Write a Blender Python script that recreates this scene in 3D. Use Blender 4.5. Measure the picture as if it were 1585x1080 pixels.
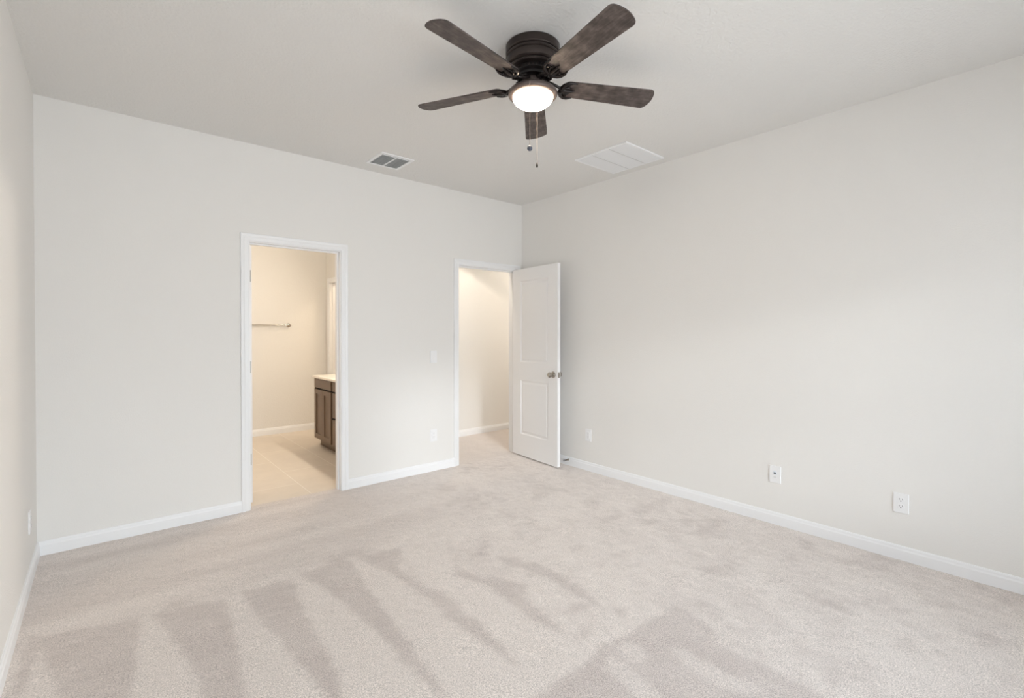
import bpy, bmesh, math, random
import numpy as np
from mathutils import Vector, Matrix

for o in list(bpy.data.objects):
    bpy.data.objects.remove(o)
S = bpy.context.scene
COL = S.collection
PI = math.pi

# ------------------------------------------------------------------ camera
H = 2.743                       # ceiling height
cam_d = bpy.data.cameras.new('camera')
cam = bpy.data.objects.new('camera', cam_d); COL.objects.link(cam)
yaw, pitch, roll = 0.7065, -0.0090, 0.0002
d = Vector((math.sin(yaw)*math.cos(pitch), math.cos(yaw)*math.cos(pitch), math.sin(pitch)))
r = Vector((math.cos(yaw), -math.sin(yaw), 0)); u = r.cross(d)
r2 = r*math.cos(roll)+u*math.sin(roll); u2 = u*math.cos(roll)-r*math.sin(roll)
cam.matrix_world = Matrix(((r2.x, u2.x, -d.x, -3.5627), (r2.y, u2.y, -d.y, -4.0071), (r2.z, u2.z, -d.z, 1.336), (0, 0, 0, 1)))
cam_d.sensor_width = 36.0
cam_d.lens = 743.14/1585*36.0
cam_d.shift_y = -19.56/1585
cam_d.clip_start = 0.02
S.camera = cam

# ------------------------------------------------------------------ light and exposure
S.view_settings.view_transform = 'Standard'
S.view_settings.look = 'None'
S.view_settings.exposure = 0.11
S.view_settings.gamma = 1.0
S.cycles.use_denoising = True
S.cycles.max_bounces = 14
S.cycles.diffuse_bounces = 10
S.cycles.sample_clamp_indirect = 6.0

SKY_STRENGTH = 13.0
W = bpy.data.worlds.new('sky'); S.world = W; W.use_nodes = True
wt = W.node_tree; wt.nodes.clear()
wo = wt.nodes.new('ShaderNodeOutputWorld'); wb = wt.nodes.new('ShaderNodeBackground')
wc = wt.nodes.new('ShaderNodeTexCoord'); ws = wt.nodes.new('ShaderNodeSeparateXYZ')
wr = wt.nodes.new('ShaderNodeValToRGB')
wt.links.new(wc.outputs['Generated'], ws.inputs[0])
wm = wt.nodes.new('ShaderNodeMapRange')
wm.inputs['From Min'].default_value = -1; wm.inputs['From Max'].default_value = 1
wt.links.new(ws.outputs['Z'], wm.inputs['Value']); wt.links.new(wm.outputs[0], wr.inputs[0])
cr = wr.color_ramp
cr.elements[0].position = 0.0; cr.elements[0].color = (.52, .54, .55, 1)
cr.elements[1].position = 1.0; cr.elements[1].color = (.60, .78, 1.0, 1)
for pos, c in ((.49, (.56, .58, .60, 1)), (.53, (.56, .60, .64, 1)), (.62, (.88, .95, 1.0, 1))):
    e = cr.elements.new(pos); e.color = (c[0]*.96, c[1]*.985, c[2], 1)
wt.links.new(wr.outputs[0], wb.inputs['Color']); wb.inputs['Strength'].default_value = SKY_STRENGTH
wt.links.new(wb.outputs[0], wo.inputs[0])

REAR = -5.50                    # inner face of the wall behind the camera
WINS = [(-3.62, -0.65)]         # a wide window in it
SILL, HEAD = 0.62, 2.08
FILLWIN = (-5.28, -4.38)        # unseen window added in the right wall to brighten the left wall

def lamp(name, kind, loc, energy, color, **kw):
    l = bpy.data.lights.new(name, kind); l.energy = energy; l.color = color
    rot = kw.pop('rot', (0, 0, 0))
    for k, v in kw.items():
        if k == 'portal': l.cycles.is_portal = True
        else: setattr(l, k, v)
    o = bpy.data.objects.new(name, l); COL.objects.link(o); o.location = loc; o.rotation_euler = rot
    return o
for i, (a, b) in enumerate(WINS):
    lamp('window_daylight', 'AREA', ((a+b)/2, REAR-.13, (SILL+HEAD)/2), 1, (1, 1, 1), rot=(PI/2, 0, 0),
         shape='RECTANGLE', size=b-a, size_y=HEAD-SILL, portal=True)
# veiled low sun behind the camera, shining in through the rear window
az, el = math.radians(19), math.radians(11)
sd = Vector((math.sin(az)*math.cos(el), math.cos(az)*math.cos(el), -math.sin(el)))
lamp('hazy_sun', 'SUN', (0, -8, 4), .70, (.96, .98, 1), rot=sd.to_track_quat('-Z', 'Y').to_euler(), angle=math.radians(6))
lamp('window_daylight', 'AREA', (.13, sum(FILLWIN)/2, (SILL+HEAD)/2), 1, (1, 1, 1), rot=(0, PI/2, 0), shape='RECTANGLE', size=HEAD-SILL, size_y=.9, portal=True)  # portal of the added right-wall window
WARM = (1.0, .80, .58)
# vanity light over the bathroom mirror and a bathroom ceiling lamp
lamp('bathroom_vanity_light', 'AREA', (-1.27, 1.04, 2.02), 23, (1.0, .87, .72), rot=(0, math.radians(62), 0),
     shape='RECTANGLE', size=.10, size_y=.55)
lamp('bathroom_ceiling_light', 'POINT', (-2.0, 1.5, 2.55), 8, (1.0, .87, .72), shadow_soft_size=.12)
lamp('closet_light', 'POINT', (-.6, 2.2, 2.4), 20, WARM, shadow_soft_size=.1)
# recessed downlight in the hall
lamp('hall_downlight', 'SPOT', (-.44, .38, H-.06), 31, (1.0, .86, .70), spot_size=math.radians(114), spot_blend=.10, shadow_soft_size=.04)
lamp('hall_fill', 'POINT', (1.9, .6, 2.3), 24, (1.0, .92, .82), shadow_soft_size=.15)  # fill added to lift the hall's brightness, not a fitting there
# bulb inside the fan's glass bowl
BULB = 66.0

# ------------------------------------------------------------------ materials
def N(t, ty, **kw):
    n = t.nodes.new(ty)
    for k, v in kw.items():
        if k in n.inputs: n.inputs[k].default_value = v
        else: setattr(n, k, v)
    return n
def mat(name, color, rough=.5, metal=0.0, spec=.5, bump=None, var=None):
    m = bpy.data.materials.new(name); m.use_nodes = True
    t = m.node_tree; b = t.nodes['Principled BSDF']
    b.inputs['Base Color'].default_value = (*color, 1); b.inputs['Roughness'].default_value = rough
    b.inputs['Metallic'].default_value = metal; b.inputs['Specular IOR Level'].default_value = spec
    tc = N(t, 'ShaderNodeTexCoord')
    if bump:
        sc, dist, detail = bump
        nz = N(t, 'ShaderNodeTexNoise', Scale=sc, Detail=detail); t.links.new(tc.outputs['Object'], nz.inputs['Vector'])
        bp = N(t, 'ShaderNodeBump', Strength=1.0, Distance=dist)
        t.links.new(nz.outputs[0], bp.inputs['Height']); t.links.new(bp.outputs[0], b.inputs['Normal'])
    if var:
        sc, amt = var
        nz = N(t, 'ShaderNodeTexNoise', Scale=sc, Detail=3.0); t.links.new(tc.outputs['Object'], nz.inputs['Vector'])
        mr = N(t, 'ShaderNodeMapRange'); mr.inputs['To Min'].default_value = 1-amt; mr.inputs['To Max'].default_value = 1+amt
        t.links.new(nz.outputs[0], mr.inputs['Value'])
        mx = N(t, 'ShaderNodeMix', data_type='RGBA', blend_type='MULTIPLY'); mx.inputs[0].default_value = 1
        mx.inputs[6].default_value = (*color, 1); t.links.new(mr.outputs[0], mx.inputs[7]); t.links.new(mx.outputs[2], b.inputs['Base Color'])
    return m
M = {}
M['wall'] = mat('wall_paint', (.795, .785, .765), .75, bump=(160, .0012, 2), var=(1.2, .012))
M['bathwall'] = mat('bathroom_wall_paint', (.775, .762, .735), .7, bump=(70, .0022, 2))
M['ceiling'] = mat('ceiling_paint', (.77, .765, .75), .85, bump=(75, .0036, 3), var=(1.0, .012))
M['trim'] = mat('trim_paint', (.85, .86, .875), .35, var=(4, .006))
M['door'] = mat('door_paint', (.84, .84, .845), .38, var=(4, .006))
M['plastic'] = mat('white_plastic', (.835, .84, .85), .35)
M['paleslot'] = mat('pale_slot', (.52, .52, .52), .5)
M['slot'] = mat('dark_slot', (.05, .05, .05), .6)
M['greyslot'] = mat('grey_slot', (.25, .25, .25), .6)
M['nickel'] = mat('satin_nickel', (.46, .43, .39), .18, 1.0)
M['hinge'] = mat('hinge_steel', (.42, .40, .37), .35, 1.0)
M['bronze'] = mat('fan_bronze', (.052, .040, .036), .30, .6, var=(9, .15))
M['bronzerim'] = mat('fan_bronze_satin', (.14, .11, .10), .36, .45)
M['black'] = mat('fan_black', (.014, .012, .012), .3, .3)
M['iron'] = mat('blade_iron_black', (.022, .017, .016), .22, .5)
M['ball'] = mat('blue_grey_ball', (.09, .10, .13), .4)
M['chain'] = mat('bead_chain', (.30, .25, .22), .5, .4)
M['counter'] = mat('cultured_marble', (.86, .80, .72), .25)
M['vanity'] = mat('vanity_wood', (.165, .108, .070), .42, var=(14, .12))
M['vanityshade'] = mat('vanity_gap_shade', (.018, .012, .008), .6)  # near-black: shade between the vanity fronts put into the colour
M['rubber'] = mat('rubber_tip', (.75, .75, .75), .6)
M['grille'] = mat('grille_paint', (.80, .815, .83), .45)
M['duct'] = mat('duct_grey', (.45, .46, .46), .8)
M['louver'] = mat('louver_paint', (.70, .71, .71), .5)
M['screen'] = mat('coax_white', (.72, .78, .86), .35)

def wood_mat():
    m = bpy.data.materials.new('weathered_wood_blade'); m.use_nodes = True
    t = m.node_tree; b = t.nodes['Principled BSDF']; b.inputs['Roughness'].default_value = .55
    tc = N(t, 'ShaderNodeTexCoord'); mp = N(t, 'ShaderNodeMapping'); mp.inputs['Scale'].default_value = (9, 60, 9)
    t.links.new(tc.outputs['Object'], mp.inputs[0])
    n1 = N(t, 'ShaderNodeTexNoise', Scale=1.0, Detail=6.0, Roughness=.65, Distortion=.6); t.links.new(mp.outputs[0], n1.inputs['Vector'])
    n2 = N(t, 'ShaderNodeTexNoise', Scale=22.0, Detail=5.0); t.links.new(tc.outputs['Object'], n2.inputs['Vector'])
    ad = N(t, 'ShaderNodeMath', operation='ADD'); t.links.new(n1.outputs[0], ad.inputs[0]); t.links.new(n2.outputs[0], ad.inputs[1])
    r_ = N(t, 'ShaderNodeValToRGB'); t.links.new(ad.outputs[0], r_.inputs[0])
    mr = N(t, 'ShaderNodeMath', operation='MULTIPLY'); mr.inputs[1].default_value = .5
    t.links.new(ad.outputs[0], mr.inputs[0]); t.links.new(mr.outputs[0], r_.inputs[0])
    e = r_.color_ramp.elements; e[0].position = .36; e[0].color = (.026, .019, .017, 1); e[1].position = .64; e[1].color = (.150, .118, .106, 1)
    k = e.new(.5); k.color = (.070, .053, .048, 1)
    t.links.new(r_.outputs[0], b.inputs['Base Color'])
    return m
M['wood'] = wood_mat()

def carpet_mat():
    m = bpy.data.materials.new('beige_cut_pile_carpet'); m.use_nodes = True
    t = m.node_tree; b = t.nodes['Principled BSDF']; b.inputs['Roughness'].default_value = .95
    b.inputs['Specular IOR Level'].default_value = .1
    b.inputs['Sheen Weight'].default_value = .9; b.inputs['Sheen Roughness'].default_value = .45; b.inputs['Sheen Tint'].default_value = (1, .93, .88, 1)
    tc = N(t, 'ShaderNodeTexCoord')
    at = N(t, 'ShaderNodeAttribute', attribute_name='nap')
    mp = N(t, 'ShaderNodeMapping'); t.links.new(tc.outputs['Object'], mp.inputs[0]); mp.inputs['Scale'].default_value = (1, 1, 1)
    f1 = N(t, 'ShaderNodeTexNoise', Scale=200.0, Detail=2.0, Roughness=.6); t.links.new(mp.outputs[0], f1.inputs['Vector'])
    f2 = N(t, 'ShaderNodeTexNoise', Scale=60.0, Detail=2.0); t.links.new(mp.outputs[0], f2.inputs['Vector'])
    # nap mixes two pile tones
    mx = N(t, 'ShaderNodeMix', data_type='RGBA')
    mx.inputs[6].default_value = (*CARPET_LIGHT, 1); mx.inputs[7].default_value = (*CARPET_DARK, 1)
    t.links.new(at.outputs['Fac'], mx.inputs[0])
    sp = N(t, 'ShaderNodeMapRange'); sp.inputs['From Min'].default_value = .32; sp.inputs['From Max'].default_value = .68
    sp.inputs['To Min'].default_value = .64; sp.inputs['To Max'].default_value = 1.36
    t.links.new(f1.outputs[0], sp.inputs['Value'])
    sp2 = N(t, 'ShaderNodeMapRange'); sp2.inputs['From Min'].default_value = .3; sp2.inputs['From Max'].default_value = .7
    sp2.inputs['To Min'].default_value = .95; sp2.inputs['To Max'].default_value = 1.05
    t.links.new(f2.outputs[0], sp2.inputs['Value'])
    mu = N(t, 'ShaderNodeMath', operation='MULTIPLY'); t.links.new(sp.outputs[0], mu.inputs[0]); t.links.new(sp2.outputs[0], mu.inputs[1])
    m2 = N(t, 'ShaderNodeMix', data_type='RGBA', blend_type='MULTIPLY'); m2.inputs[0].default_value = 1
    t.links.new(mx.outputs[2], m2.inputs[6]); t.links.new(mu.outputs[0], m2.inputs[7])
    t.links.new(m2.outputs[2], b.inputs['Base Color'])
    bp = N(t, 'ShaderNodeBump', Strength=.6, Distance=.003); t.links.new(f1.outputs[0], bp.inputs['Height']); t.links.new(bp.outputs[0], b.inputs['Normal'])
    return m
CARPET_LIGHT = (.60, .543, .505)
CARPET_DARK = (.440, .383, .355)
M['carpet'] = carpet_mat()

def tile_mat():
    m = bpy.data.materials.new('beige_floor_tile'); m.use_nodes = True
    t = m.node_tree; b = t.nodes['Principled BSDF']; b.inputs['Roughness'].default_value = .42
    tc = N(t, 'ShaderNodeTexCoord'); mp = N(t, 'ShaderNodeMapping')
    # world is laid out so that tile columns run along y: rotate the brick pattern by a quarter turn
    mp.inputs['Rotation'].default_value = (0, 0, PI/2); mp.inputs['Location'].default_value = TILE_OFF
    t.links.new(tc.outputs['Object'], mp.inputs[0])
    br = N(t, 'ShaderNodeTexBrick'); br.offset = .5; br.squash = 1
    br.inputs['Scale'].default_value = 1.0; br.inputs['Brick Width'].default_value = .90; br.inputs['Row Height'].default_value = .45
    br.inputs['Mortar Size'].default_value = .0035; br.inputs['Mortar Smooth'].default_value = .2
    br.inputs['Color1'].default_value = (.68, .61, .53, 1); br.inputs['Color2'].default_value = (.66, .59, .51, 1); br.inputs['Mortar'].default_value = (.80, .75, .68, 1)
    t.links.new(mp.outputs[0], br.inputs['Vector'])
    nz = N(t, 'ShaderNodeTexNoise', Scale=5.0, Detail=6.0, Roughness=.6); t.links.new(tc.outputs['Object'], nz.inputs['Vector'])
    mr = N(t, 'ShaderNodeMapRange'); mr.inputs['To Min'].default_value = .90; mr.inputs['To Max'].default_value = 1.10; t.links.new(nz.outputs[0], mr.inputs['Value'])
    m2 = N(t, 'ShaderNodeMix', data_type='RGBA', blend_type='MULTIPLY'); m2.inputs[0].default_value = 1
    t.links.new(br.outputs['Color'], m2.inputs[6]); t.links.new(mr.outputs[0], m2.inputs[7]); t.links.new(m2.outputs[2], b.inputs['Base Color'])
    return m
TILE_OFF = (0, 0, 0)
M['tile'] = tile_mat()

def glass_mat():
    m = bpy.data.materials.new('window_glass'); m.use_nodes = True
    t = m.node_tree; t.nodes.clear()
    o = N(t, 'ShaderNodeOutputMaterial'); mx = N(t, 'ShaderNodeMixShader'); tr = N(t, 'ShaderNodeBsdfTransparent'); gl = N(t, 'ShaderNodeBsdfGlossy')
    gl.inputs['Roughness'].default_value = .02; fr = N(t, 'ShaderNodeFresnel', IOR=1.45)
    t.links.new(fr.outputs[0], mx.inputs[0]); t.links.new(tr.outputs[0], mx.inputs[1]); t.links.new(gl.outputs[0], mx.inputs[2]); t.links.new(mx.outputs[0], o.inputs[0])
    return m
M['glass'] = glass_mat()

def bowl_mat():
    # frosted glass lit from inside; the bulb's glow fades to a peach tone near the metal rim
    m = bpy.data.materials.new('lit_frosted_glass'); m.use_nodes = True
    t = m.node_tree; b = t.nodes['Principled BSDF']
    b.inputs['Base Color'].default_value = (.9, .86, .8, 1); b.inputs['Roughness'].default_value = .35
    tc = N(t, 'ShaderNodeTexCoord'); sx = N(t, 'ShaderNodeSeparateXYZ'); t.links.new(tc.outputs['Object'], sx.inputs[0])
    mr = N(t, 'ShaderNodeMapRange'); mr.inputs['From Min'].default_value = -.002; mr.inputs['From Max'].default_value = -.022
    t.links.new(sx.outputs['Z'], mr.inputs['Value'])
    rp = N(t, 'ShaderNodeValToRGB'); t.links.new(mr.outputs[0], rp.inputs[0])
    e = rp.color_ramp.elements; e[0].color = (.0125, .0088, .0064, 1); em = e.new(.45); em.color = (.05, .035, .026, 1); e[2].color = (1, .80, .58, 1)
    t.links.new(rp.outputs[0], b.inputs['Emission Color']); b.inputs['Emission Strength'].default_value = BULB
    return m
M['bowl'] = bowl_mat()

# ------------------------------------------------------------------ mesh helpers
def new_obj(name, bm, m, parent=None, smooth=None, loc=None):
    me = bpy.data.meshes.new(name)
    bmesh.ops.recalc_face_normals(bm, faces=bm.faces)
    bm.to_mesh(me); bm.free()
    me.materials.append(M[m] if isinstance(m, str) else m)
    if smooth is not None:
        for p in me.polygons: p.use_smooth = True
        try: me.set_sharp_from_angle(angle=math.radians(smooth))
        except Exception: pass
    o = bpy.data.objects.new(name, me); COL.objects.link(o)
    if parent: o.parent = parent
    if loc: o.location = loc
    return o
def box(bm, a, b, bev=0.0, seg=2):
    x0, x1 = sorted((a[0], b[0])); y0, y1 = sorted((a[1], b[1])); z0, z1 = sorted((a[2], b[2]))
    v = [bm.verts.new(p) for p in ((x0,y0,z0),(x1,y0,z0),(x1,y1,z0),(x0,y1,z0),(x0,y0,z1),(x1,y0,z1),(x1,y1,z1),(x0,y1,z1))]
    fs = [bm.faces.new([v[i] for i in q]) for q in ((3,2,1,0),(4,5,6,7),(0,1,5,4),(1,2,6,5),(2,3,7,6),(3,0,4,7))]
    if bev:
        es = list({e for f in fs for e in f.edges})
        bmesh.ops.bevel(bm, geom=es, offset=bev, segments=seg, profile=.5, affect='EDGES')
def lathe(bm, prof, n=48, axis='z', c=(0, 0, 0)):
    # prof: list of (radius, height); closed where the radius is 0
    rings = []
    def P(r_, h, a):
        x, y = r_*math.cos(a), r_*math.sin(a)
        if axis == 'z': q = (x, y, h)
        elif axis == 'x': q = (h, x, y)
        else: q = (x, h, y)
        return (q[0]+c[0], q[1]+c[1], q[2]+c[2])
    for r_, h in prof:
        if r_ < 1e-6: rings.append([bm.verts.new(P(0, h, 0))])
        else: rings.append([bm.verts.new(P(r_, h, 2*PI*i/n)) for i in range(n)])
    for A, B in zip(rings, rings[1:]):
        if len(A) == 1 and len(B) == 1: continue
        for i in range(n):
            j = (i+1) % n
            if len(A) == 1: bm.faces.new((A[0], B[i], B[j]))
            elif len(B) == 1: bm.faces.new((A[i], A[j], B[0]))
            else: bm.faces.new((A[i], A[j], B[j], B[i]))
def prism(bm, pts, z0, z1, bev=0, top_only=False):
    lo = [bm.verts.new((x, y, z0)) for x, y in pts]; hi = [bm.verts.new((x, y, z1)) for x, y in pts]
    n = len(pts); fs = [bm.faces.new(lo[::-1]), bm.faces.new(hi)]
    for i in range(n): fs.append(bm.faces.new((lo[i], lo[(i+1) % n], hi[(i+1) % n], hi[i])))
    if bev:
        es = list(fs[0].edges)+list(fs[1].edges)
        bmesh.ops.bevel(bm, geom=es, offset=bev, segments=2, profile=.5, affect='EDGES')
def tube(bm, pts, rad, n=10, caps=True):
    pts = [Vector(p) for p in pts]; rr = rad if isinstance(rad, (list, tuple)) else [rad]*len(pts)
    t0 = (pts[1]-pts[0]).normalized(); up = Vector((0, 0, 1)) if abs(t0.z) < .9 else Vector((1, 0, 0))
    nrm = t0.cross(up).normalized(); rings = []
    for i, p in enumerate(pts):
        t = (pts[min(i+1, len(pts)-1)]-pts[max(i-1, 0)]).normalized()
        nrm = (nrm-t*nrm.dot(t)).normalized(); bi = t.cross(nrm)
        rings.append([bm.verts.new(p+(nrm*math.cos(2*PI*k/n)+bi*math.sin(2*PI*k/n))*rr[i]) for k in range(n)])
    for A, B in zip(rings, rings[1:]):
        for k in range(n): bm.faces.new((A[k], A[(k+1) % n], B[(k+1) % n], B[k]))
    if caps: bm.faces.new(rings[0][::-1]); bm.faces.new(rings[-1])
def sweep(bm, stations, closed_prof=True):
    # stations: lists of 3D points of equal length (cross-sections)
    R = [[bm.verts.new(p) for p in s] for s in stations]; n = len(R[0])
    for A, B in zip(R, R[1:]):
        for k in range(n): bm.faces.new((A[k], A[(k+1) % n], B[(k+1) % n], B[k]))
    bm.faces.new(R[0][::-1]); bm.faces.new(R[-1])
def xform(bm, mtx, start=0):
    bm.verts.ensure_lookup_table()
    for v in list(bm.verts)[start:]: v.co = mtx @ v.co
def struct(name, bm, m, parent=None, **kw):
    o = new_obj(name, bm, m, parent, **kw)
    if parent is None: o['kind'] = 'structure'
    return o
def empty(name, loc=(0, 0, 0), rot=(0, 0, 0), kind=None):
    o = bpy.data.objects.new(name, None); COL.objects.link(o); o.location = loc; o.rotation_euler = rot
    o.empty_display_size = .1
    if kind: o['kind'] = kind
    return o
def tag(o, label, cat, group=None):
    o['label'] = label; o['category'] = cat
    if group: o['group'] = group
    return o
B = bmesh.new

# ------------------------------------------------------------------ room shell
T = .114
BX0, BX1, BY1 = -3.40, -1.171, 2.81            # bathroom
HX0, HX1, HY1 = BX1+T, 2.7, 1.085              # hall
D1 = (-2.722, -2.040, 2.010)                   # bathroom doorway (clear opening x0, x1, top)
D2 = (-0.843, -0.090, 2.005)                   # bedroom doorway
JT = .018                                      # jamb thickness
def wall_x(bm, x0, x1, y0, y1, holes, top=H):
    # a wall running along x with door openings (a, b, height)
    x = x0
    for a, b, h in holes:
        box(bm, (x, y0, 0), (a-JT, y1, top)); box(bm, (a-JT, y0, h+JT), (b+JT, y1, top)); x = b+JT
    box(bm, (x, y0, 0), (x1, y1, top))
bm = B(); wall_x(bm, -3.866, 0, 0, T, [D1, D2]); struct('wall_back', bm, 'wall')
bm = B(); box(bm, (0, REAR, 0), (T, FILLWIN[0], H)); box(bm, (0, FILLWIN[0], 0), (T, FILLWIN[1], SILL)); box(bm, (0, FILLWIN[0], HEAD), (T, FILLWIN[1], H)); box(bm, (0, FILLWIN[1], 0), (T, 0, H)); struct('wall_right', bm, 'wall')
bm = B(); box(bm, (0, 0, 0), (HX1, T, H)); struct('wall_hall_near', bm, 'wall')
bm = B(); box(bm, (-3.98, REAR, 0), (-3.866, T, H)); struct('wall_left', bm, 'wall')
bm = B()                                        # rear wall with two window openings
x = -3.98
for a, b in WINS:
    box(bm, (x, REAR-.15, 0), (a, REAR, H)); box(bm, (a, REAR-.15, 0), (b, REAR, SILL)); box(bm, (a, REAR-.15, HEAD), (b, REAR, H)); x = b
box(bm, (x, REAR-.15, 0), (T, REAR, H)); struct('wall_rear', bm, 'wall')
bm = B(); box(bm, (HX0, HY1, 0), (HX1, HY1+T, H)); struct('wall_hall_far', bm, 'wall')
bm = B(); box(bm, (HX1, 0, 0), (HX1+T, HY1+T, H)); struct('wall_hall_end', bm, 'wall')
bm = B(); box(bm, (BX0-T, BY1, 0), (.5, BY1+T, H)); struct('wall_bathroom_back', bm, 'bathwall')
bm = B(); box(bm, (BX0-T, T, 0), (BX0, BY1, H)); struct('wall_bathroom_left', bm, 'bathwall')
CD = (1.96, 2.667, 2.01)                        # closet doorway in the bathroom's right wall (y0, y1, top)
bm = B(); box(bm, (BX1, T, 0), (HX0, CD[0]-JT, H)); box(bm, (BX1, CD[0]-JT, CD[2]+JT), (HX0, CD[1]+JT, H)); box(bm, (BX1, CD[1]+JT, 0), (HX0, BY1, H))
struct('wall_bathroom_right', bm, 'bathwall')
bm = B(); box(bm, (.35, HY1+T, 0), (.46, BY1, H)); struct('wall_closet_end', bm, 'bathwall')
bm = B(); box(bm, (-4.0, REAR-.15, H), (HX1+T, BY1+T, H+.12)); struct('ceiling', bm, 'ceiling')

# floors: bathroom tile, hall and bedroom carpet
THR = .085                                      # where the carpet meets the tile in the bathroom doorway
bm = B(); box(bm, (BX0-T, THR, -.12), (.46, BY1+T, -.004)); struct('floor_bathroom', bm, 'tile')

def pip(px, py, poly):
    inside = np.zeros(px.shape, bool); n = len(poly); j = n-1
    for i in range(n):
        xi, yi = poly[i]; xj, yj = poly[j]
        if yi != yj:
            c = ((yi > py) != (yj > py)) & (px < (xj-xi)*(py-yi)/(yj-yi)+xi)
            inside ^= c
        j = i
    return inside
def vnoise(x, y, s, seed):
    rs = np.random.RandomState(seed); g = rs.rand(64, 64)
    fx, fy = x*s, y*s; ix, iy = np.floor(fx).astype(int), np.floor(fy).astype(int); tx, ty = fx-ix, fy-iy
    tx = tx*tx*(3-2*tx); ty = ty*ty*(3-2*ty)
    G = lambda a, b: g[a % 64, b % 64]
    return (G(ix, iy)*(1-tx)+G(ix+1, iy)*tx)*(1-ty)+(G(ix, iy+1)*(1-tx)+G(ix+1, iy+1)*tx)*ty
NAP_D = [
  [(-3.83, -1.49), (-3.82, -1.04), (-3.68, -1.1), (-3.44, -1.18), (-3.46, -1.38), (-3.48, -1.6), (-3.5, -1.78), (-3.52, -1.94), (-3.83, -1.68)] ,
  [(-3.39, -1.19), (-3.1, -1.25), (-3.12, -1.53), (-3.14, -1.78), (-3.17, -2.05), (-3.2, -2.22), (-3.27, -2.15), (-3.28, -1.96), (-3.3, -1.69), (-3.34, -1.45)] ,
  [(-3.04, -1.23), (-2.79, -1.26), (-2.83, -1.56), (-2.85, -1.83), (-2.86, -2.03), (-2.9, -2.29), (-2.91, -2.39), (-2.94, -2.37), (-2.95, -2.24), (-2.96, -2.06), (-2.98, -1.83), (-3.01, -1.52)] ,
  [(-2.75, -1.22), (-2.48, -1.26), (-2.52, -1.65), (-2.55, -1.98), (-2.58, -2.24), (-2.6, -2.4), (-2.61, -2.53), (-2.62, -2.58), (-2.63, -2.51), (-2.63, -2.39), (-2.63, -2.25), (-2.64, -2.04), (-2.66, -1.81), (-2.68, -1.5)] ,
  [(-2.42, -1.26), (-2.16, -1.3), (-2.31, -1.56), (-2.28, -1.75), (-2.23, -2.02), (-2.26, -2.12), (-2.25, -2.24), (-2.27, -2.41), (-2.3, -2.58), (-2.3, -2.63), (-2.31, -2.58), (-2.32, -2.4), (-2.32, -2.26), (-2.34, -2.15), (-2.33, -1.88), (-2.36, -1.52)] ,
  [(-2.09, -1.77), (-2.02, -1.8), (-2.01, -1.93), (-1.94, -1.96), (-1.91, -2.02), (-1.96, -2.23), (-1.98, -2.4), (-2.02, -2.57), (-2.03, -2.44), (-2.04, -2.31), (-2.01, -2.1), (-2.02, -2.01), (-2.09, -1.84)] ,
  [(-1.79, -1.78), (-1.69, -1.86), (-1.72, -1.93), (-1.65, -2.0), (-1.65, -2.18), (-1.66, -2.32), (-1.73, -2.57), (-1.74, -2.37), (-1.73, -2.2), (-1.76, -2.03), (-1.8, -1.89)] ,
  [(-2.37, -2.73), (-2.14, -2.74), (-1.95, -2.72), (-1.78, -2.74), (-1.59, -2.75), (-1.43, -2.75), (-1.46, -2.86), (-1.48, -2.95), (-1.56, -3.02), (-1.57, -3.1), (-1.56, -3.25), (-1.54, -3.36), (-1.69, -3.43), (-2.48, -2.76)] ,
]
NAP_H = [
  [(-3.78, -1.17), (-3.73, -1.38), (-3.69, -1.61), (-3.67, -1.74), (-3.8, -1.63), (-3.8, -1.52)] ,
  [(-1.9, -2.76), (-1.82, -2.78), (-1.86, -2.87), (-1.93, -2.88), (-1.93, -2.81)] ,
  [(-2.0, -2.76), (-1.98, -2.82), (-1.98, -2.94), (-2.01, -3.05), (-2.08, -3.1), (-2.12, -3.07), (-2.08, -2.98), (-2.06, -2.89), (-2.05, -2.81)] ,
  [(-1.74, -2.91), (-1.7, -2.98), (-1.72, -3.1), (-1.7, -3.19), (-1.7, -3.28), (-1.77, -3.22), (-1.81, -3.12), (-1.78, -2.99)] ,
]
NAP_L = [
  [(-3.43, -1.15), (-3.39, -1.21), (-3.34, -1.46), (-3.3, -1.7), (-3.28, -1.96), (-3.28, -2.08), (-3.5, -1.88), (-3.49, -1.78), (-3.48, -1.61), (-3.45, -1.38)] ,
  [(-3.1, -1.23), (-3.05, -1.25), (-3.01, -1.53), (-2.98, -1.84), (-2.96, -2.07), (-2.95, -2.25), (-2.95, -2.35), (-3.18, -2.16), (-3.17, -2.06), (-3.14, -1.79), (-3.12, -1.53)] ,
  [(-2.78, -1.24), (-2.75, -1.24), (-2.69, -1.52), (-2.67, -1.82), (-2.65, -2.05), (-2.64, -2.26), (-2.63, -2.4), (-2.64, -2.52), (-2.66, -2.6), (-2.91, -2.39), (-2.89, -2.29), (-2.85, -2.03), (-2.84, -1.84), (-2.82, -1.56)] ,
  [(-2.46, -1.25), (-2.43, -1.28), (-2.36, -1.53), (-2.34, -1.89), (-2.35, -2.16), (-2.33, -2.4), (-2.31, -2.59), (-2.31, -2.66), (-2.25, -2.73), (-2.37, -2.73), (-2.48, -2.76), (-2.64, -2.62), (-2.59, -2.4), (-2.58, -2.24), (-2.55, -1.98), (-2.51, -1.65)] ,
  [(-2.16, -1.3), (-1.94, -1.47), (-2.09, -1.77), (-2.03, -2.02), (-2.05, -2.32), (-2.04, -2.59), (-1.96, -2.71), (-2.14, -2.74), (-2.28, -2.72), (-2.3, -2.65), (-2.27, -2.41), (-2.26, -2.13), (-2.28, -1.76)] ,
]

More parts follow.
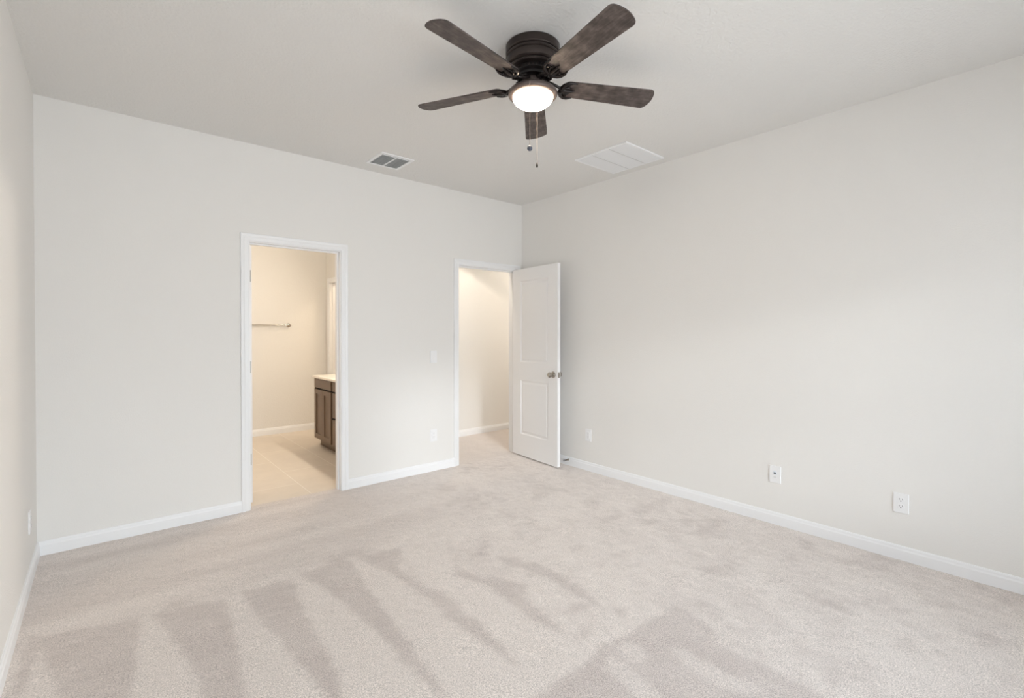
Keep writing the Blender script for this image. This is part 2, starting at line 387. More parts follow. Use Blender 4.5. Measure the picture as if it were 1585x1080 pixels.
def carpet_grid(name, x0, x1, y0, y1, step, nap=True):
    nx, ny = int(round((x1-x0)/step))+1, int(round((y1-y0)/step))+1
    X, Y = np.meshgrid(np.linspace(x0, x1, nx), np.linspace(y0, y1, ny))
    me = bpy.data.meshes.new(name)
    Z = .0035*(vnoise(X, Y, 9, 3)-.5)+.003*(vnoise(X, Y, 40, 5)-.5)
    co = np.stack([X, Y, Z], -1).reshape(-1, 3)
    i = (np.arange(ny-1)[:, None]*nx+np.arange(nx-1)[None, :]).ravel()
    q = np.stack([i, i+1, i+1+nx, i+nx], 1)
    me.vertices.add(len(co)); me.vertices.foreach_set('co', co.ravel().astype(np.float32))
    me.loops.add(q.size); me.loops.foreach_set('vertex_index', q.ravel().astype(np.int32))
    me.polygons.add(len(q)); me.polygons.foreach_set('loop_start', (np.arange(len(q))*4).astype(np.int32))
    me.update(calc_edges=True); me.validate()
    me.polygons.foreach_set('use_smooth', np.ones(len(q), bool))
    base = np.full(X.shape, .42)
    if nap:
        wx = X+.014*(vnoise(X, Y, 14, 11)-.5)+.022*(vnoise(X, Y, 60, 12)-.5)
        wy = Y+.020*(vnoise(X, Y, 14, 13)-.5)+.022*(vnoise(X, Y, 60, 14)-.5)
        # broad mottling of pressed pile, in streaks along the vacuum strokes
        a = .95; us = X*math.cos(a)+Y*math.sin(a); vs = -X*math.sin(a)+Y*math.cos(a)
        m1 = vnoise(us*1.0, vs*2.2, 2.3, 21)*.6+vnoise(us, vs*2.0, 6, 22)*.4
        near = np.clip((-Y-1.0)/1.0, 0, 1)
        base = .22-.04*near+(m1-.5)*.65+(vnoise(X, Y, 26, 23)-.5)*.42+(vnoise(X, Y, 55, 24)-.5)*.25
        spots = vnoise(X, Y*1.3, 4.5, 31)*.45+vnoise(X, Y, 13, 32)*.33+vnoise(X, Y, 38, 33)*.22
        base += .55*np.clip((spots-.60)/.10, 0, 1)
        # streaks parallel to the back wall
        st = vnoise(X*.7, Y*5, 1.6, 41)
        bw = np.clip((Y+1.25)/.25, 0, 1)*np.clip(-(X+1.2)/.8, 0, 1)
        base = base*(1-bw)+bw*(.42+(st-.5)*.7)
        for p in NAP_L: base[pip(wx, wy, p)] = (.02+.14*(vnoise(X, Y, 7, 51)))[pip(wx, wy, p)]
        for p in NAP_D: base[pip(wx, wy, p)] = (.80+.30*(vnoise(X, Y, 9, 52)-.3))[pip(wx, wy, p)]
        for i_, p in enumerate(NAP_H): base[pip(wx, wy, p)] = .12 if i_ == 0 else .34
        k = base.copy()
        for s in range(2):
            k[1:-1, 1:-1] = (k[1:-1, 1:-1]*2+k[:-2, 1:-1]+k[2:, 1:-1]+k[1:-1, :-2]+k[1:-1, 2:])/6
        base = np.clip(k, 0, 1.1)
    att = me.attributes.new('nap', 'FLOAT', 'POINT'); att.data.foreach_set('value', base.ravel().astype(np.float32))
    me.materials.append(M['carpet'])
    o = bpy.data.objects.new(name, me); COL.objects.link(o); o['kind'] = 'structure'
    return o
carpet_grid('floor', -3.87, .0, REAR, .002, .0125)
def carpet_slab(name, x0, x1, y0, y1):
    carpet_grid(name, x0, x1, y0, y1, .03, nap=False)
carpet_slab('floor_doorway', D1[0]-.02, D1[1]+.02, .002, THR)
carpet_slab('floor_hall', HX0, HX1, .002, HY1)
bm = B(); box(bm, (-3.98, REAR-.15, -.12), (T, 0, -.02)); box(bm, (HX0, 0, -.12), (HX1, HY1+T, -.02)); struct('floor_slab', bm, 'duct')

# ------------------------------------------------------------------ baseboards and casings
BBH, BBT = .083, .014
BBP = [(0, 0), (BBT, 0), (BBT, .058), (.0105, .066), (.0095, .076), (.006, BBH), (0, BBH)]
def baseboard(name, a, b, nrm, m='trim'):
    # a, b: floor points on the wall face; nrm: unit vector into the room
    bm = B()
    sweep(bm, [[(p[0]+nrm[0]*d_, p[1]+nrm[1]*d_, h-.004 if h == 0 else h) for d_, h in BBP] for p in (a, b)])
    return struct(name, bm, m)
CW = .057
baseboard('baseboard_back', (-3.866, 0), (D1[0]-.005-CW, 0), (0, -1))
baseboard('baseboard_back_middle', (D1[1]+.005+CW, 0), (D2[0]-.005-CW, 0), (0, -1))
baseboard('baseboard_right', (0, REAR), (0, -.02), (-1, 0))
baseboard('baseboard_left', (-3.866, REAR), (-3.866, 0), (1, 0))
baseboard('baseboard_rear', (-3.866, REAR), (0, REAR), (0, 1))
baseboard('baseboard_hall', (HX0, HY1), (HX1, HY1), (0, -1))
baseboard('baseboard_bathroom_back', (BX0, BY1), (BX1, BY1), (0, -1))
baseboard('baseboard_bathroom_left', (BX0, T), (BX0, BY1), (1, 0))

CP = [(0, 0), (0, .008), (.005, .0105), (.016, .0095), (.030, .0105), (.036, .0145), (.046, .016), (.053, .016), (CW, .013), (CW, 0)]
def casing(name, x0, x1, top, face, sgn, flip=None, rmax=None):
    # mitred casing round an opening on the plane y = face, standing out towards sgn; inner edge 5 mm outside the jamb
    x0 -= .005; x1 += .005; top += .005; bm = B()
    w = [(lambda o, d_: (x0-o, face+sgn*d_, -.004)), (lambda o, d_: (x0-o, face+sgn*d_, top+o)),
         (lambda o, d_: (min(x1+o, rmax) if rmax is not None else x1+o, face+sgn*d_, top+o)), (lambda o, d_: (min(x1+o, rmax) if rmax is not None else x1+o, face+sgn*d_, -.004))]
    sweep(bm, [[f(o, d_) for o, d_ in CP] for f in w])
    if flip: xform(bm, flip)
    return struct(name, bm, 'trim')
casing('trim_1', *D1, 0, -1)
casing('trim_2', *D1, T, 1)
casing('trim_3', *D2, 0, -1, rmax=-.0145)
casing('trim_4', *D2, T, 1)
# the closet doorway's casing and jamb, on the plane x = BX1 facing -x
flipc = Matrix(((0, 1, 0, 0), (-1, 0, 0, 0), (0, 0, 1, 0), (0, 0, 0, 1)))       # (x, y) -> (y, -x)
casing('trim_5', -CD[1], -CD[0], CD[2], BX1, -1, flip=flipc)
def jamb(name, x0, x1, top, y0, y1, stop, flip=None):
    bm = B()
    box(bm, (x0-JT, y0, -.004), (x0, y1, top+JT)); box(bm, (x1, y0, -.004), (x1+JT, y1, top+JT)); box(bm, (x0, y0, top), (x1, y1, top+JT))
    s0, s1 = stop; e = .011
    box(bm, (x0, s0, -.004), (x0+e, s1, top-e), .0015); box(bm, (x1-e, s0, -.004), (x1, s1, top-e), .0015); box(bm, (x0, s0, top-e), (x1, s1, top), .0015)
    if flip: xform(bm, flip)
    return struct(name, bm, 'trim')
jamb('trim_6', *D1, 0, T, (.042, .077))
jamb('trim_7', *D2, 0, T, (.038, .073))
jamb('trim_8', -CD[1], -CD[0], CD[2], BX1, HX0, (BX1+.036, BX1+.071), flip=flipc)
# hinge leaves on the closet jamb
for z in (1.765, 1.065, .28):
    bm = B(); box(bm, (HX0-.036, CD[1]-.003, z-.045), (HX0-.004, CD[1]+.001, z+.045), .001); tube(bm, [(HX0-.002, CD[1]-.004, z-.045), (HX0-.002, CD[1]-.004, z+.045)], .006)
    struct('trim_9' if z > 1.7 else 'trim_10' if z > 1 else 'trim_11', bm, 'hinge', smooth=40)
# window frames, sills and panes behind the camera; the side window is added for light
for k, (a, b) in enumerate(WINS+[FILLWIN]):
    w = empty('window_%d' % (k+1), ((a+b)/2, REAR-.09, SILL), kind='structure')
    if k == 1: w.location = (.07, (a+b)/2, SILL); w.rotation_euler = (0, 0, PI/2)
    hw = (b-a)/2; hh = HEAD-SILL; bm = B(); f = .045
    box(bm, (-hw, -.03, 0), (-hw+f, .03, hh), .003); box(bm, (hw-f, -.03, 0), (hw, .03, hh), .003)
    box(bm, (-hw+f, -.03, 0), (hw-f, .03, f), .003); box(bm, (-hw+f, -.03, hh-f), (hw-f, .03, hh), .003)
    box(bm, (-hw+f, -.02, hh/2-.022), (hw-f, .02, hh/2+.022), .003)
    for mx_ in ((-hw/3, hw/3) if k == 0 else ()): box(bm, (mx_-.03, -.03, f), (mx_+.03, .03, hh-f), .003)
    new_obj('window_frame', bm, 'trim', w)
    for z0, z1, yy in ((f, hh/2-.022, .008), (hh/2+.022, hh-f, -.008)):
        bm = B(); box(bm, (-hw+f, yy-.002, z0), (hw-f, yy+.002, z1)); new_obj('pane', bm, 'glass', w)
    bm = B(); box(bm, (-hw-.03, .032, -.022), (hw+.03, .12, -.001), .004); new_obj('window_sill', bm, 'trim', w)

# ------------------------------------------------------------------ doors
def panel_face(bm, w, h, y, sgn, panels):
    # a door face in the x-z plane at depth y, with raised panels sunk into it
    xs = [0, panels[0][0], panels[0][1], w]
    zs = [0] + [v for p in panels for v in (p[2], p[3])] + [h]
    def q(x0, x1, z0, z1): bm.faces.new([bm.verts.new(p) for p in ((x0, y, z0), (x1, y, z0), (x1, y, z1), (x0, y, z1))])
    q(0, xs[1], 0, h); q(xs[2], w, 0, h)
    for i in range(0, len(zs)-1, 2): q(xs[1], xs[2], zs[i], zs[i+1])
    for (x0, x1, z0, z1) in panels:
        prev = None
        for ins, dep in ((0, 0), (.004, .004), (.010, .0075), (.016, .0085), (.022, .0075), (.034, .0035), (.040, .0030)):
            ring = [bm.verts.new((px, y-sgn*dep, pz)) for px, pz in ((x0+ins, z0+ins), (x1-ins, z0+ins), (x1-ins, z1-ins), (x0+ins, z1-ins))]
            if prev:
                for k in range(4): bm.faces.new((prev[k], prev[(k+1) % 4], ring[(k+1) % 4], ring[k]))
            prev = ring
        bm.faces.new(prev)
def door_leaf(name, w, h, panels, parent, th=.035):
    # local: hinge edge at x = 0, leaf towards -x, thickness 0..th in y, bottom at z = 0
    bm = B()
    panel_face(bm, w, h, th, 1, panels); panel_face(bm, w, h, 0, -1, panels)
    for a, b in (((0, 0), (0, th)), ((w, 0), (w, th))):
        bm.faces.new([bm.verts.new(p) for p in ((a[0], a[1], 0), (b[0], b[1], 0), (b[0], b[1], h), (a[0], a[1], h))])
    for z in (0, h): bm.faces.new([bm.verts.new(p) for p in ((0, 0, z), (w, 0, z), (w, th, z), (0, th, z))])
    bmesh.ops.remove_doubles(bm, verts=bm.verts, dist=1e-5)
    for v in bm.verts: v.co.x = -v.co.x
    return new_obj(name, bm, 'door', parent)
def knob_bm(th, side):
    # knob on an axis along y, at the origin, standing out from y = 0 (side -1) or y = th (side +1)
    bm = B(); y0 = 0 if side < 0 else th; s = side
    prof = [(0, 0), (.033, 0), (.033, .003), (.028, .008), (.013, .010), (.011, .022), (.013, .028), (.024, .034), (.028, .044), (.027, .054), (.019, .061), (0, .063)]
    lathe(bm, [(a, y0+s*b) for a, b in prof], 32, 'y'); return bm
def hinge_bm(pin, z, leafdir):
    bm = B(); tube(bm, [(pin[0], pin[1], z-.045), (pin[0], pin[1], z+.045)], .0065, 12)
    tube(bm, [(pin[0], pin[1], z+.045), (pin[0], pin[1], z+.050)], [.005, .0035], 12); return bm

# bedroom door, open 85 degrees against the right wall
d2 = empty('door_2', (-.093, -.012, .016), (0, 0, math.radians(85.5)), kind='structure')
d2['label'] = 'white two-panel bedroom door standing open beside the right wall'
PAN = [(.14, .597, .232, .808), (.14, .597, 1.0, 1.862)]
DW, DH = .737, 1.992
leaf = door_leaf('door_leaf', DW, DH, PAN, d2); leaf.location = (-.003, .012, 0)
for s in (-1, 1):
    k = new_obj('door_knob', knob_bm(.035, s), 'nickel', d2, smooth=35); k.location = (-.003-DW+.063, .012, .90)
bm = B(); box(bm, (-.003-DW-.0015, .012+.006, .90-.028), (-.003-DW+.001, .012+.029, .90+.028), .0005); tube(bm, [(-.003-DW, .0295, .90), (-.003-DW-.009, .0295, .90)], [.009, .007], 12)
new_obj('latch_plate', bm, 'nickel', d2)
for z in (.28, 1.03, 1.80):
    new_obj('hinge', hinge_bm((0, 0), z, None), 'hinge', d2, smooth=40)

# bathroom door, opened 90 degrees into the bathroom, seen edge-on behind the left jamb
d1 = empty('door_1', (D1[0]+.004, T+.010, .014), (0, 0, math.radians(90)), kind='structure')
d1['label'] = 'white bathroom door opened flat into the bathroom, only its hinged edge showing'
bm_w = .672
bm = B(); panel_face(bm, bm_w, DH, .035, 1, [(.13, .54, .232, .808), (.13, .54, 1.0, 1.862)]); panel_face(bm, bm_w, DH, 0, -1, [(.13, .54, .232, .808), (.13, .54, 1.0, 1.862)])
for a in (0, bm_w): bm.faces.new([bm.verts.new(p) for p in ((a, 0, 0), (a, .035, 0), (a, .035, DH), (a, 0, DH))])
for z in (0, DH): bm.faces.new([bm.verts.new(p) for p in ((0, 0, z), (bm_w, 0, z), (bm_w, .035, z), (0, .035, z))])
bmesh.ops.remove_doubles(bm, verts=bm.verts, dist=1e-5)
for v in bm.verts: v.co.y -= .037
lf = new_obj('door_leaf', bm, 'door', d1); lf.location = (.004, 0, 0)
for z in (.335, 1.05, 1.755):
    bm = B(); box(bm, (.0015, -.030, z-.045), (.0045, -.003, z+.045), .0008); tube(bm, [(0, 0, z-.045), (0, 0, z+.045)], .0065, 12)
    for dz in (-.03, 0, .03): lathe(bm, [(0, .0010), (.004, .0012), (.004, .002)], 10, 'x', (0, -.017, z+dz))
    h_ = new_obj('hinge', bm, 'hinge', d1, smooth=40)
for s in (-1, 1):
    k = new_obj('door_knob', knob_bm(.035, s), 'nickel', d1, smooth=35); k.location = (.004+bm_w-.063, -.037, .90)

# linen closet door open inside the closet, hinged on the far jamb
d3 = empty('door_3', (HX0-.002, CD[1]-.004, .014), (0, 0, 0), kind='structure')
bm = B(); panel_face(bm, .70, DH, .035, 1, [(.13, .57, .232, .808), (.13, .57, 1.0, 1.862)]); panel_face(bm, .70, DH, 0, -1, [(.13, .57, .232, .808), (.13, .57, 1.0, 1.862)])
for a in (0, .70): bm.faces.new([bm.verts.new(p) for p in ((a, 0, 0), (a, .035, 0), (a, .035, DH), (a, 0, DH))])
for z in (0, DH): bm.faces.new([bm.verts.new(p) for p in ((0, 0, z), (.70, 0, z), (.70, .035, z), (0, .035, z))])
bmesh.ops.remove_doubles(bm, verts=bm.verts, dist=1e-5)
lf = new_obj('door_leaf', bm, 'door', d3); lf.location = (.012, -.042, 0)
k = new_obj('door_knob', knob_bm(.035, -1), 'nickel', d3, smooth=35); k.location = (.65, -.042, .90)

# spring door stop on the right-hand baseboard
ds = tag(empty('door_stop', (-BBT, -.72, .058)), 'small metal spring door stop on the right baseboard beside the open door', 'door stop')
bm = B(); pts = []
for i in range(140):
    a = i*2*PI/10; pts.append((-.006-.048*i/139, .006*math.cos(a), .006*math.sin(a)))
tube(bm, pts, .0013, 6); lathe(bm, [(0, 0), (.011, 0), (.011, -.003), (.006, -.006), (0, -.006)], 20, 'x')
new_obj('spring', bm, 'nickel', ds, smooth=40)
bm = B(); lathe(bm, [(0, -.054), (.008, -.054), (.009, -.058), (.009, -.066), (.006, -.069), (0, -.069)], 20, 'x'); new_obj('rubber_tip', bm, 'greyslot', ds, smooth=40)

# ------------------------------------------------------------------ wall plates; local: plate faces -y, centred
def plate_base(w=.072, h=.116):
    bm = B(); box(bm, (-w/2, -.0055, -h/2), (w/2, .001, h/2), .002, 2); return bm
def screws(parent, zs):
    for z in zs:
        bm = B(); lathe(bm, [(0, -.0062), (.0032, -.0062), (.0036, -.0052), (.0036, -.004)], 14, 'y', (0, 0, z)); new_obj('screw', bm, 'plastic', parent)
def outlet(name, loc, rz, label, decora=False):
    t = tag(empty(name, loc, (0, 0, rz)), label, 'outlet')
    new_obj('cover_plate', plate_base(), 'plastic', t)
    if decora:
        bm = B(); box(bm, (-.0165, -.0085, -.0335), (.0165, -.004, .0335), .0012); rc = new_obj('receptacle', bm, 'plastic', t)
        cs = [(.017, 0), (-.017, 0)]; yy = -.0088
    else:
        cs = [(.0195, 0), (-.0195, 0)]; yy = -.0080; rc = None
    for z, _ in cs:
        if not decora:
            bm = B()
            pts = [(.0170*math.cos(a), max(-.0135, min(.0135, .0170*math.sin(a)))) for a in [2*PI*i/32 for i in range(32)]]
            pr = B(); prism(pr, pts, 0, .0035, .0006); xform(pr, Matrix.Translation((0, -.0042, z)) @ Matrix.Rotation(PI/2, 4, 'X'))
            bm.free(); rc = new_obj('receptacle', pr, 'plastic', t)
        bm = B()
        box(bm, (-.0080, yy, z+.0005), (-.0054, yy+.002, z+.0095)); box(bm, (.0054, yy, z+.0015), (.0076, yy+.002, z+.0085))
        new_obj('slots', bm, 'paleslot' if decora else 'greyslot', rc)
        bm = B(); lathe(bm, [(0, yy), (.0031, yy), (.0031, yy+.002)], 14, 'y', (0, 0, z-.0065)); new_obj('ground_hole', bm, 'paleslot' if decora else 'slot', rc)
    if decora: screws(t, (.048, -.048))
    else: screws(t, (0,))
    return t
outlet('wall_outlet', (-.0005, -3.353, .333), -PI/2, 'white duplex power outlet low on the right wall, farthest right in the photo')
outlet('wall_outlet', (-.0005, -.970, .342), -PI/2, 'white outlet plate low on the right wall just beside the open bedroom door', True)
outlet('wall_outlet', (-1.138, -.0005, .341), 0, 'white outlet plate low on the back wall between the two doorways', True)
outlet('wall_outlet', (-3.8655, -.39, .322), PI/2, 'white outlet plate low on the left wall near the left corner')
# coax plate
t = tag(empty('cable_plate', (-.0005, -2.660, .346), (0, 0, -PI/2)), 'white cable wall plate with one dark round jack on the right wall', 'wall plate')
new_obj('cover_plate', plate_base(.074, .118), 'plastic', t)
bm = B(); lathe(bm, [(0, -.007), (.011, -.007), (.0125, -.0055), (.0125, -.004)], 24, 'y', (0, 0, .009)); b1 = new_obj('jack_collar', bm, 'screen', t, smooth=30)
bm = B(); lathe(bm, [(0, -.0100), (.0058, -.0100), (.0062, -.0092), (.0062, -.006)], 20, 'y', (0, 0, .009)); new_obj('coax_jack', bm, 'slot', t, smooth=30)
bm = B(); box(bm, (-.0085, -.0070, -.0225), (.0085, -.004, -.0145), .0006); new_obj('phone_jack', bm, 'louver', t)
screws(t, (.044, -.044))
# light switch
t = tag(empty('light_switch', (-1.138, -.0005, 1.098), (0, 0, 0)), 'white light switch on the back wall between the two doorways', 'light switch')
new_obj('cover_plate', plate_base(), 'plastic', t)
bm = B(); pr = [(-.004, -.0335), (-.0095, -.033), (-.0062, 0), (-.0075, .033), (-.004, .0335)]
sweep(bm, [[(x_, a_, b_) for a_, b_ in pr] for x_ in (-.0165, .0165)]); new_obj('rocker', bm, 'plastic', t)
screws(t, (.048, -.048))

# ------------------------------------------------------------------ ceiling vent and return grille
v = tag(empty('ceiling_vent', (-1.753, -.340, H)), 'small rectangular white air vent with dark louvers on the ceiling', 'air vent')
hx, hy = .143, .150
bm = B()
for a, b in (((-hx, -hy), (hx, -hy+.024)), ((-hx, hy-.024), (hx, hy)), ((-hx, -hy+.024), (-hx+.024, hy-.024)), ((hx-.024, -hy+.024), (hx, hy-.024))):
    box(bm, (*a, -.007), (*b, 0), .0015)
box(bm, (-.006, -hy+.024, -.008), (.006, hy-.024, -.002), .001)
new_obj('vent_frame', bm, 'trim', v)
bm = B(); box(bm, (-hx+.02, -hy+.02, -.0012), (hx-.02, hy-.02, -.0002)); new_obj('duct_opening', bm, 'duct', v)
for side in (-1, 1):
    bm = B(); x0, x1 = (-hx+.024, -.006) if side < 0 else (.006, hx-.024)
    for i in range(13):
        y = -hy+.040+i*.0188
        c_ = [(0, -.0070), (.010, -.0015), (.0104, -.0022), (.0006, -.0078)]
        sweep(bm, [[(xx, y-b_*1.0+.0, z_) if False else (xx, y+b_, z_) for b_, z_ in c_] for xx in (x0, x1)])
    lv = new_obj('louvers', bm, 'louver', v)
bm = B(); box(bm, (-hx+.03, -hy+.036, -.0075), (hx-.03, -hy+.039, -.003)); new_obj('damper_rod', bm, 'trim', v)
for sx in (-1, 1):
    bm = B(); lathe(bm, [(0, -.0085), (.003, -.008), (.004, -.0065)], 12, 'z', (sx*(hx-.012), 0, 0)); new_obj('screw', bm, 'plastic', v)

g = tag(empty('return_grille', (-.366, -1.600, H)), 'large square white return air grille on the ceiling near the right wall', 'air grille')
hx = hy = .252
bm = B()
for a, b in (((-hx, -hy), (hx, -hy+.016)), ((-hx, hy-.016), (hx, hy)), ((-hx, -hy+.016), (-hx+.016, hy-.016)), ((hx-.016, -hy+.016), (hx, hy-.016))):
    box(bm, (*a, -.010), (*b, 0), .002)
new_obj('grille_frame', bm, 'trim', g)
bm = B(); box(bm, (-hx+.01, -hy+.01, -.0012), (hx-.01, hy-.01, -.0002)); new_obj('duct_opening', bm, 'louver', g)
ns = 46
for i in range(ns):
    bm = B(); x = -hx+.020+i*(2*hx-.040)/(ns-1)
    c_ = [(-.0052, -.0030), (.0048, -.0082), (.0054, -.0090), (-.0058, -.0038)]
    sweep(bm, [[(x+a_, yy, z_) for a_, z_ in c_] for yy in (-hy+.016, hy-.016)])
    new_obj('slat', bm, 'grille', g)
for y in (-hy/3, hy/3):
    bm = B(); box(bm, (-hx+.016, y-.0012, -.0102), (hx-.016, y+.0012, -.002)); new_obj('support_bar', bm, 'paleslot', g)

# ------------------------------------------------------------------ towel bar, vanity, countertop
t = tag(empty('towel_bar', (-1.975, BY1, 1.425)), 'brushed metal towel bar on the back wall of the bathroom', 'towel bar')
bm = B(); tube(bm, [(-.305, -.062, 0), (.305, -.062, 0)], .0085, 16); new_obj('bar', bm, 'nickel', t, smooth=40)
for sx in (-1, 1):
    bm = B(); lathe(bm, [(0, 0), (.026, 0), (.026, -.004), (.019, -.010), (.011, -.016), (.0095, -.045), (.015, -.052), (.0155, -.070), (.010, -.074), (0, -.074)], 28, 'y', (sx*.305, 0, 0)); new_obj('bracket', bm, 'nickel', t, smooth=35)

VX, VY0, VY1, VZ = -1.668, .28, 1.800, .800      # vanity front face, near end, far end, top
va = tag(empty('vanity_cabinet', (BX1-.003, (VY0+VY1)/2, 0)), 'dark brown wooden vanity cabinet under the pale bathroom countertop', 'vanity cabinet')
cx, cy = BX1-.003, (VY0+VY1)/2
def vb(a, b, bev=0, bm=None):
    bm = bm or B(); box(bm, (a[0]-cx, a[1]-cy, a[2]), (b[0]-cx, b[1]-cy, b[2]), bev); return bm
bm = vb((VX+.032, VY0, .095), (cx, VY1, VZ)); vb((VX+.004, VY1-.012, .095), (VX+.032, VY1, VZ), 0, bm); new_obj('body', bm, 'vanity', va)
bm = vb((VX+.075, VY0, 0), (cx, VY1, .095)); vb((VX+.068, VY0+.0, 0), (VX+.075, VY1, .012), 0, bm); new_obj('toe_kick', bm, 'vanity', va)
def shaker(y0, y1, z0, z1, name, rail=.052):
    x0 = VX; x1 = VX+.018; bm = B()
    vb((x0, y0, z0), (x1, y0+rail, z1), .0012, bm); vb((x0, y1-rail, z0), (x1, y1, z1), .0012, bm)
    vb((x0, y0+rail, z0), (x1, y1-rail, z0+rail), .0012, bm); vb((x0, y0+rail, z1-rail), (x1, y1-rail, z1), .0012, bm)
    vb((x0+.011, y0+rail, z0+rail), (x1-.001, y1-rail, z1-rail), 0, bm)
    return new_obj(name, bm, 'vanity', va)
def slab(y0, y1, z0, z1, name): return new_obj(name, vb((VX, y0, z0), (VX+.018, y1, z1), .0015), 'vanity', va)
def gaps(rects):
    bm = B()
    for y0, y1, z0, z1 in rects: vb((VX+.029, y0, z0), (VX+.033, y1-.012, z1), 0, bm)
    return new_obj('gap_shade', bm, 'vanityshade', va)  # dark sheet behind doors and drawers, painting in the shade of the gaps
for (a, b) in ((1.265, 1.797), (.283, .815)):
    slab(a, b, .690, .790, 'false_front')
    m_ = (a+b)/2
    shaker(a, m_-.0015, .100, .672, 'cabinet_door', .055); shaker(m_+.0015, b, .100, .672, 'cabinet_door', .055)
for z0, z1 in ((.690, .790), (.405, .672), (.100, .385)): slab(.860, 1.215, z0, z1, 'drawer')
gaps([(VY0, VY1, .095, .80)])
ct = B(); box(ct, (VX-.020, VY0-.01, VZ), (BX1-.003, VY1+.020, VZ+.026), .005, 3)
box(ct, (BX1-.023, VY0-.01, VZ+.026), (BX1-.003, VY1+.020, VZ+.115), .003)
tag(new_obj('countertop', ct, 'counter', smooth=30), 'pale cultured marble countertop on the dark bathroom vanity', 'countertop')

# ------------------------------------------------------------------ ceiling fan
FC = Vector((-1.935, -2.258, 0))
fan = tag(empty('ceiling_fan', (FC.x, FC.y, H)), 'dark bronze flush-mount ceiling fan with five weathered wood blades and a lit glass bowl', 'ceiling fan')
def fobj(name, prof, m, parent=fan, n=64, sm=32):
    bm = B(); lathe(bm, [(a, z-H) for a, z in prof], n); return new_obj(name, bm, m, parent, smooth=sm)
fobj('motor_housing', [(0, 2.743), (.130, 2.743), (.134, 2.738), (.134, 2.706), (.131, 2.702), (.125, 2.700), (.124, 2.696), (.132, 2.693), (.134, 2.688), (.131, 2.684), (.126, 2.682), (.126, 2.679), (.131, 2.676), (.131, 2.660), (.127, 2.648), (.118, 2.641), (.114, 2.640), (.120, 2.636), (.121, 2.631), (.116, 2.626), (.106, 2.625), (.070, 2.625), (0, 2.625)], 'bronze')
mt = fobj('motor', [(0, 2.626), (.092, 2.626), (.094, 2.620), (.094, 2.606), (.086, 2.600), (.078, 2.598), (.078, 2.586), (.066, 2.582), (0, 2.582)], 'black')
bm = B()
for i in range(30):
    a = 2*PI*i/30; st = len(bm.verts); box(bm, (.0905, -.0028, 2.609-H), (.0955, .0028, 2.618-H)); xform(bm, Matrix.Rotation(a, 4, 'Z'), st)
new_obj('vent_fins', bm, 'bronze', mt)
fobj('switch_housing', [(0, 2.583), (.050, 2.583), (.052, 2.578), (.044, 2.572), (.043, 2.552), (.052, 2.545), (0, 2.545)], 'bronzerim')
bm = B()
for a_ in (3.95, 4.35): lathe(bm, [(0, .049), (.003, .0485), (.004, .047), (.004, .042)], 10, 'x'); xform(bm, Matrix.Translation((0, 0, 2.562-H)) @ Matrix.Rotation(a_, 4, 'Z'), len(bm.verts)-31)
new_obj('screw', bm, 'nickel', fan)
fobj('light_rim', [(0, 2.549), (.052, 2.549), (.075, 2.545), (.102, 2.535), (.115, 2.525), (.1212, 2.516), (.1222, 2.509), (.120, 2.503), (.114, 2.499), (.106, 2.498), (.102, 2.501), (.101, 2.508), (.0, 2.508)], 'bronzerim')
bm = B(); R0 = .1015; dep = .060; prof = [(R0, .002)]
for i in range(1, 17):
    a = i/16*PI/2; prof.append((R0*math.cos(a)**.9 if i < 16 else 0, -dep*math.sin(a)))
lathe(bm, prof, 64); bowl = new_obj('glass_bowl', bm, 'bowl', fan, smooth=60); bowl.location = (0, 0, 2.503-H)

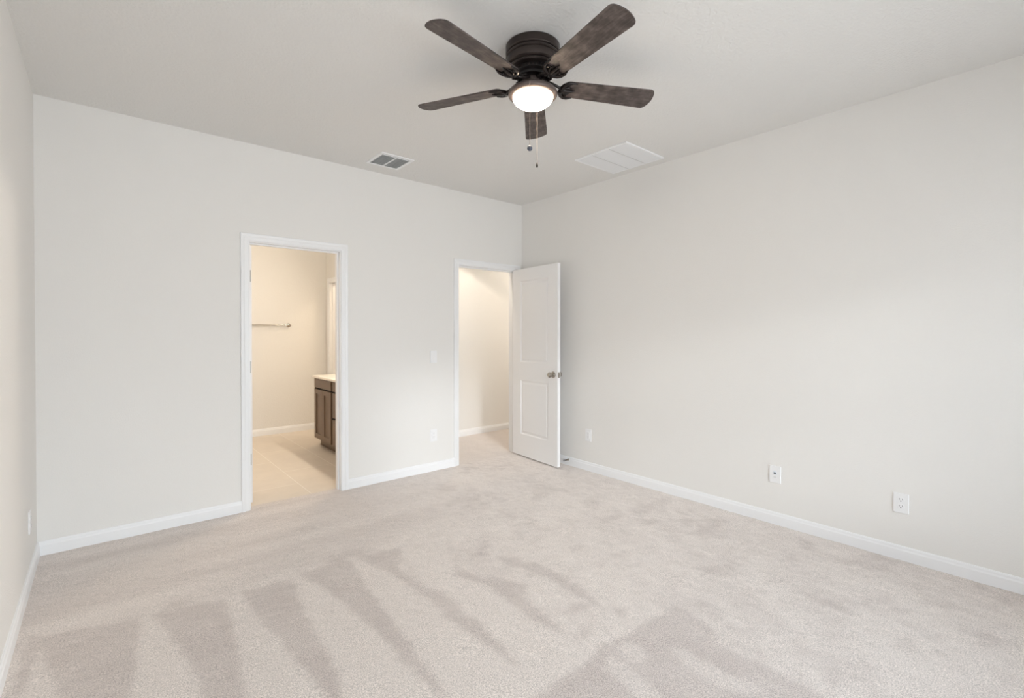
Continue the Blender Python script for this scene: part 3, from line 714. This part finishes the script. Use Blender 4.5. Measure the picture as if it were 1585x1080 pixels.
def blade_outline(r0, r1, w0, w1):
    pts = []; cr_ = .025; bulge = .013
    def arc(cx_, cy_, a0, a1, rr, n=7):
        for i in range(n+1):
            a = a0+(a1-a0)*i/n; pts.append((cx_+rr*math.cos(a), cy_+rr*math.sin(a)))
    k = .30
    arc(r1-cr_-bulge*.75, w1/2-cr_, PI/2, k, cr_)
    ya = w1/2-cr_+cr_*math.sin(k)
    for y_ in np.linspace(ya, -ya, 9)[1:-1]: pts.append((r1-bulge*(float(y_)/ya)**2*.80, float(y_)))
    arc(r1-cr_-bulge*.75, -w1/2+cr_, -k, -PI/2, cr_)
    arc(r0+.020, -w0/2+.020, -PI/2, -PI, .020, 4); arc(r0+.020, w0/2-.020, PI, PI/2, .020, 4)
    return pts
PH = math.radians(260.86); BZ = 2.5546; PITCH = math.radians(12.5)
for k in range(5):
    ang = PH+2*PI*k/5
    base = Matrix.Translation((0, 0, BZ-H)) @ Matrix.Rotation(ang, 4, 'Z')
    tilt = base @ Matrix.Rotation(-PITCH, 4, 'X')
    bm = B(); prism(bm, blade_outline(.160, .6464, .106, .136), 0, .006, .0012)
    bl = new_obj('blade', bm, 'wood', fan); bl.matrix_local = tilt
    # blade iron: two curved prongs from the motor and a horned crescent under the blade root
    bm = B(); q = -.018
    for s in (-1, 1):
        tube(bm, [(.060, s*.012, .022), (.078, s*.020, .012), (.100, s*.027, -.002), (.122, s*.024, -.009), (.142, s*.012, -.009), (.156, s*.004, -.007)], [.0080, .0075, .0070, .0070, .0075, .008], 10)
        tube(bm, [(.160+q, s*.004, -.008), (.164+q, s*.020, -.008), (.172+q, s*.036, -.007), (.188+q, s*.049, -.006), (.210+q, s*.054, -.005), (.236+q, s*.050, -.003)], [.0105, .0105, .0095, .0085, .0066, .0024], 12)
        tube(bm, [(.168+q, s*.006, -.008), (.184+q, s*.018, -.007), (.202+q, s*.021, -.005), (.216+q, s*.014, -.004)], [.008, .007, .0055, .002], 8)
        lathe(bm, [(0, -.0100), (.0045, -.0095), (.0058, -.0065), (.0058, -.0005)], 12, 'z', (.196+q, s*.034, 0))
    tube(bm, [(.166+q, 0, -.008), (.190+q, 0, -.009), (.216+q, 0, -.007), (.240+q, 0, -.003)], [.010, .009, .007, .002], 10)
    box(bm, (.170+q, -.042, -.0048), (.204+q, .042, -.0005), .0015)
    box(bm, (.045, -.018, .016), (.082, .018, .028), .003)
    ir = new_obj('blade_iron', bm, 'iron', fan, smooth=45); ir.matrix_local = tilt
# pull chains
rv = Vector((.7603, -.6495, 0)); dv = Vector((.6492, .7608, 0))
def chain(off, z0, z1, name):
    bm = B(); n = int((z0-z1)/.0075)
    for i in range(n):
        z = z0-(z0-z1)*i/(n-1)-H; lathe(bm, [(0, .0019), (.0013, .0013), (.0019, 0), (.0013, -.0013), (0, -.0019)], 6, 'z', (off.x, off.y, z))
    tube(bm, [(off.x, off.y, z0-H), (off.x, off.y, z1-H)], .0007, 5)
    return new_obj(name, bm, 'chain', fan, smooth=60)
oa = -dv*.128-rv*.0195
c1 = chain(oa, 2.510, 2.213, 'pull_chain')
bm = B(); lathe(bm, [(0, .0145)]+[(.0125*math.sin(a), .0125*math.cos(a)) for a in [PI*i/12 for i in range(1, 12)]]+[(0, -.0125)], 24, 'z', (oa.x, oa.y, 2.197-H)); new_obj('pull_ball', bm, 'ball', c1, smooth=60)
ob = dv*.132+rv*.0285
c2 = chain(ob, 2.51, 2.222, 'pull_chain')
bm = B(); lathe(bm, [(0, .014), (.0022, .013), (.0026, .008), (.0040, .006), (.0050, -.002), (.0052, -.010), (.0035, -.014), (0, -.0145)], 20, 'z', (ob.x, ob.y, 2.210-H)); new_obj('pull_fob', bm, 'black', c2, smooth=50)
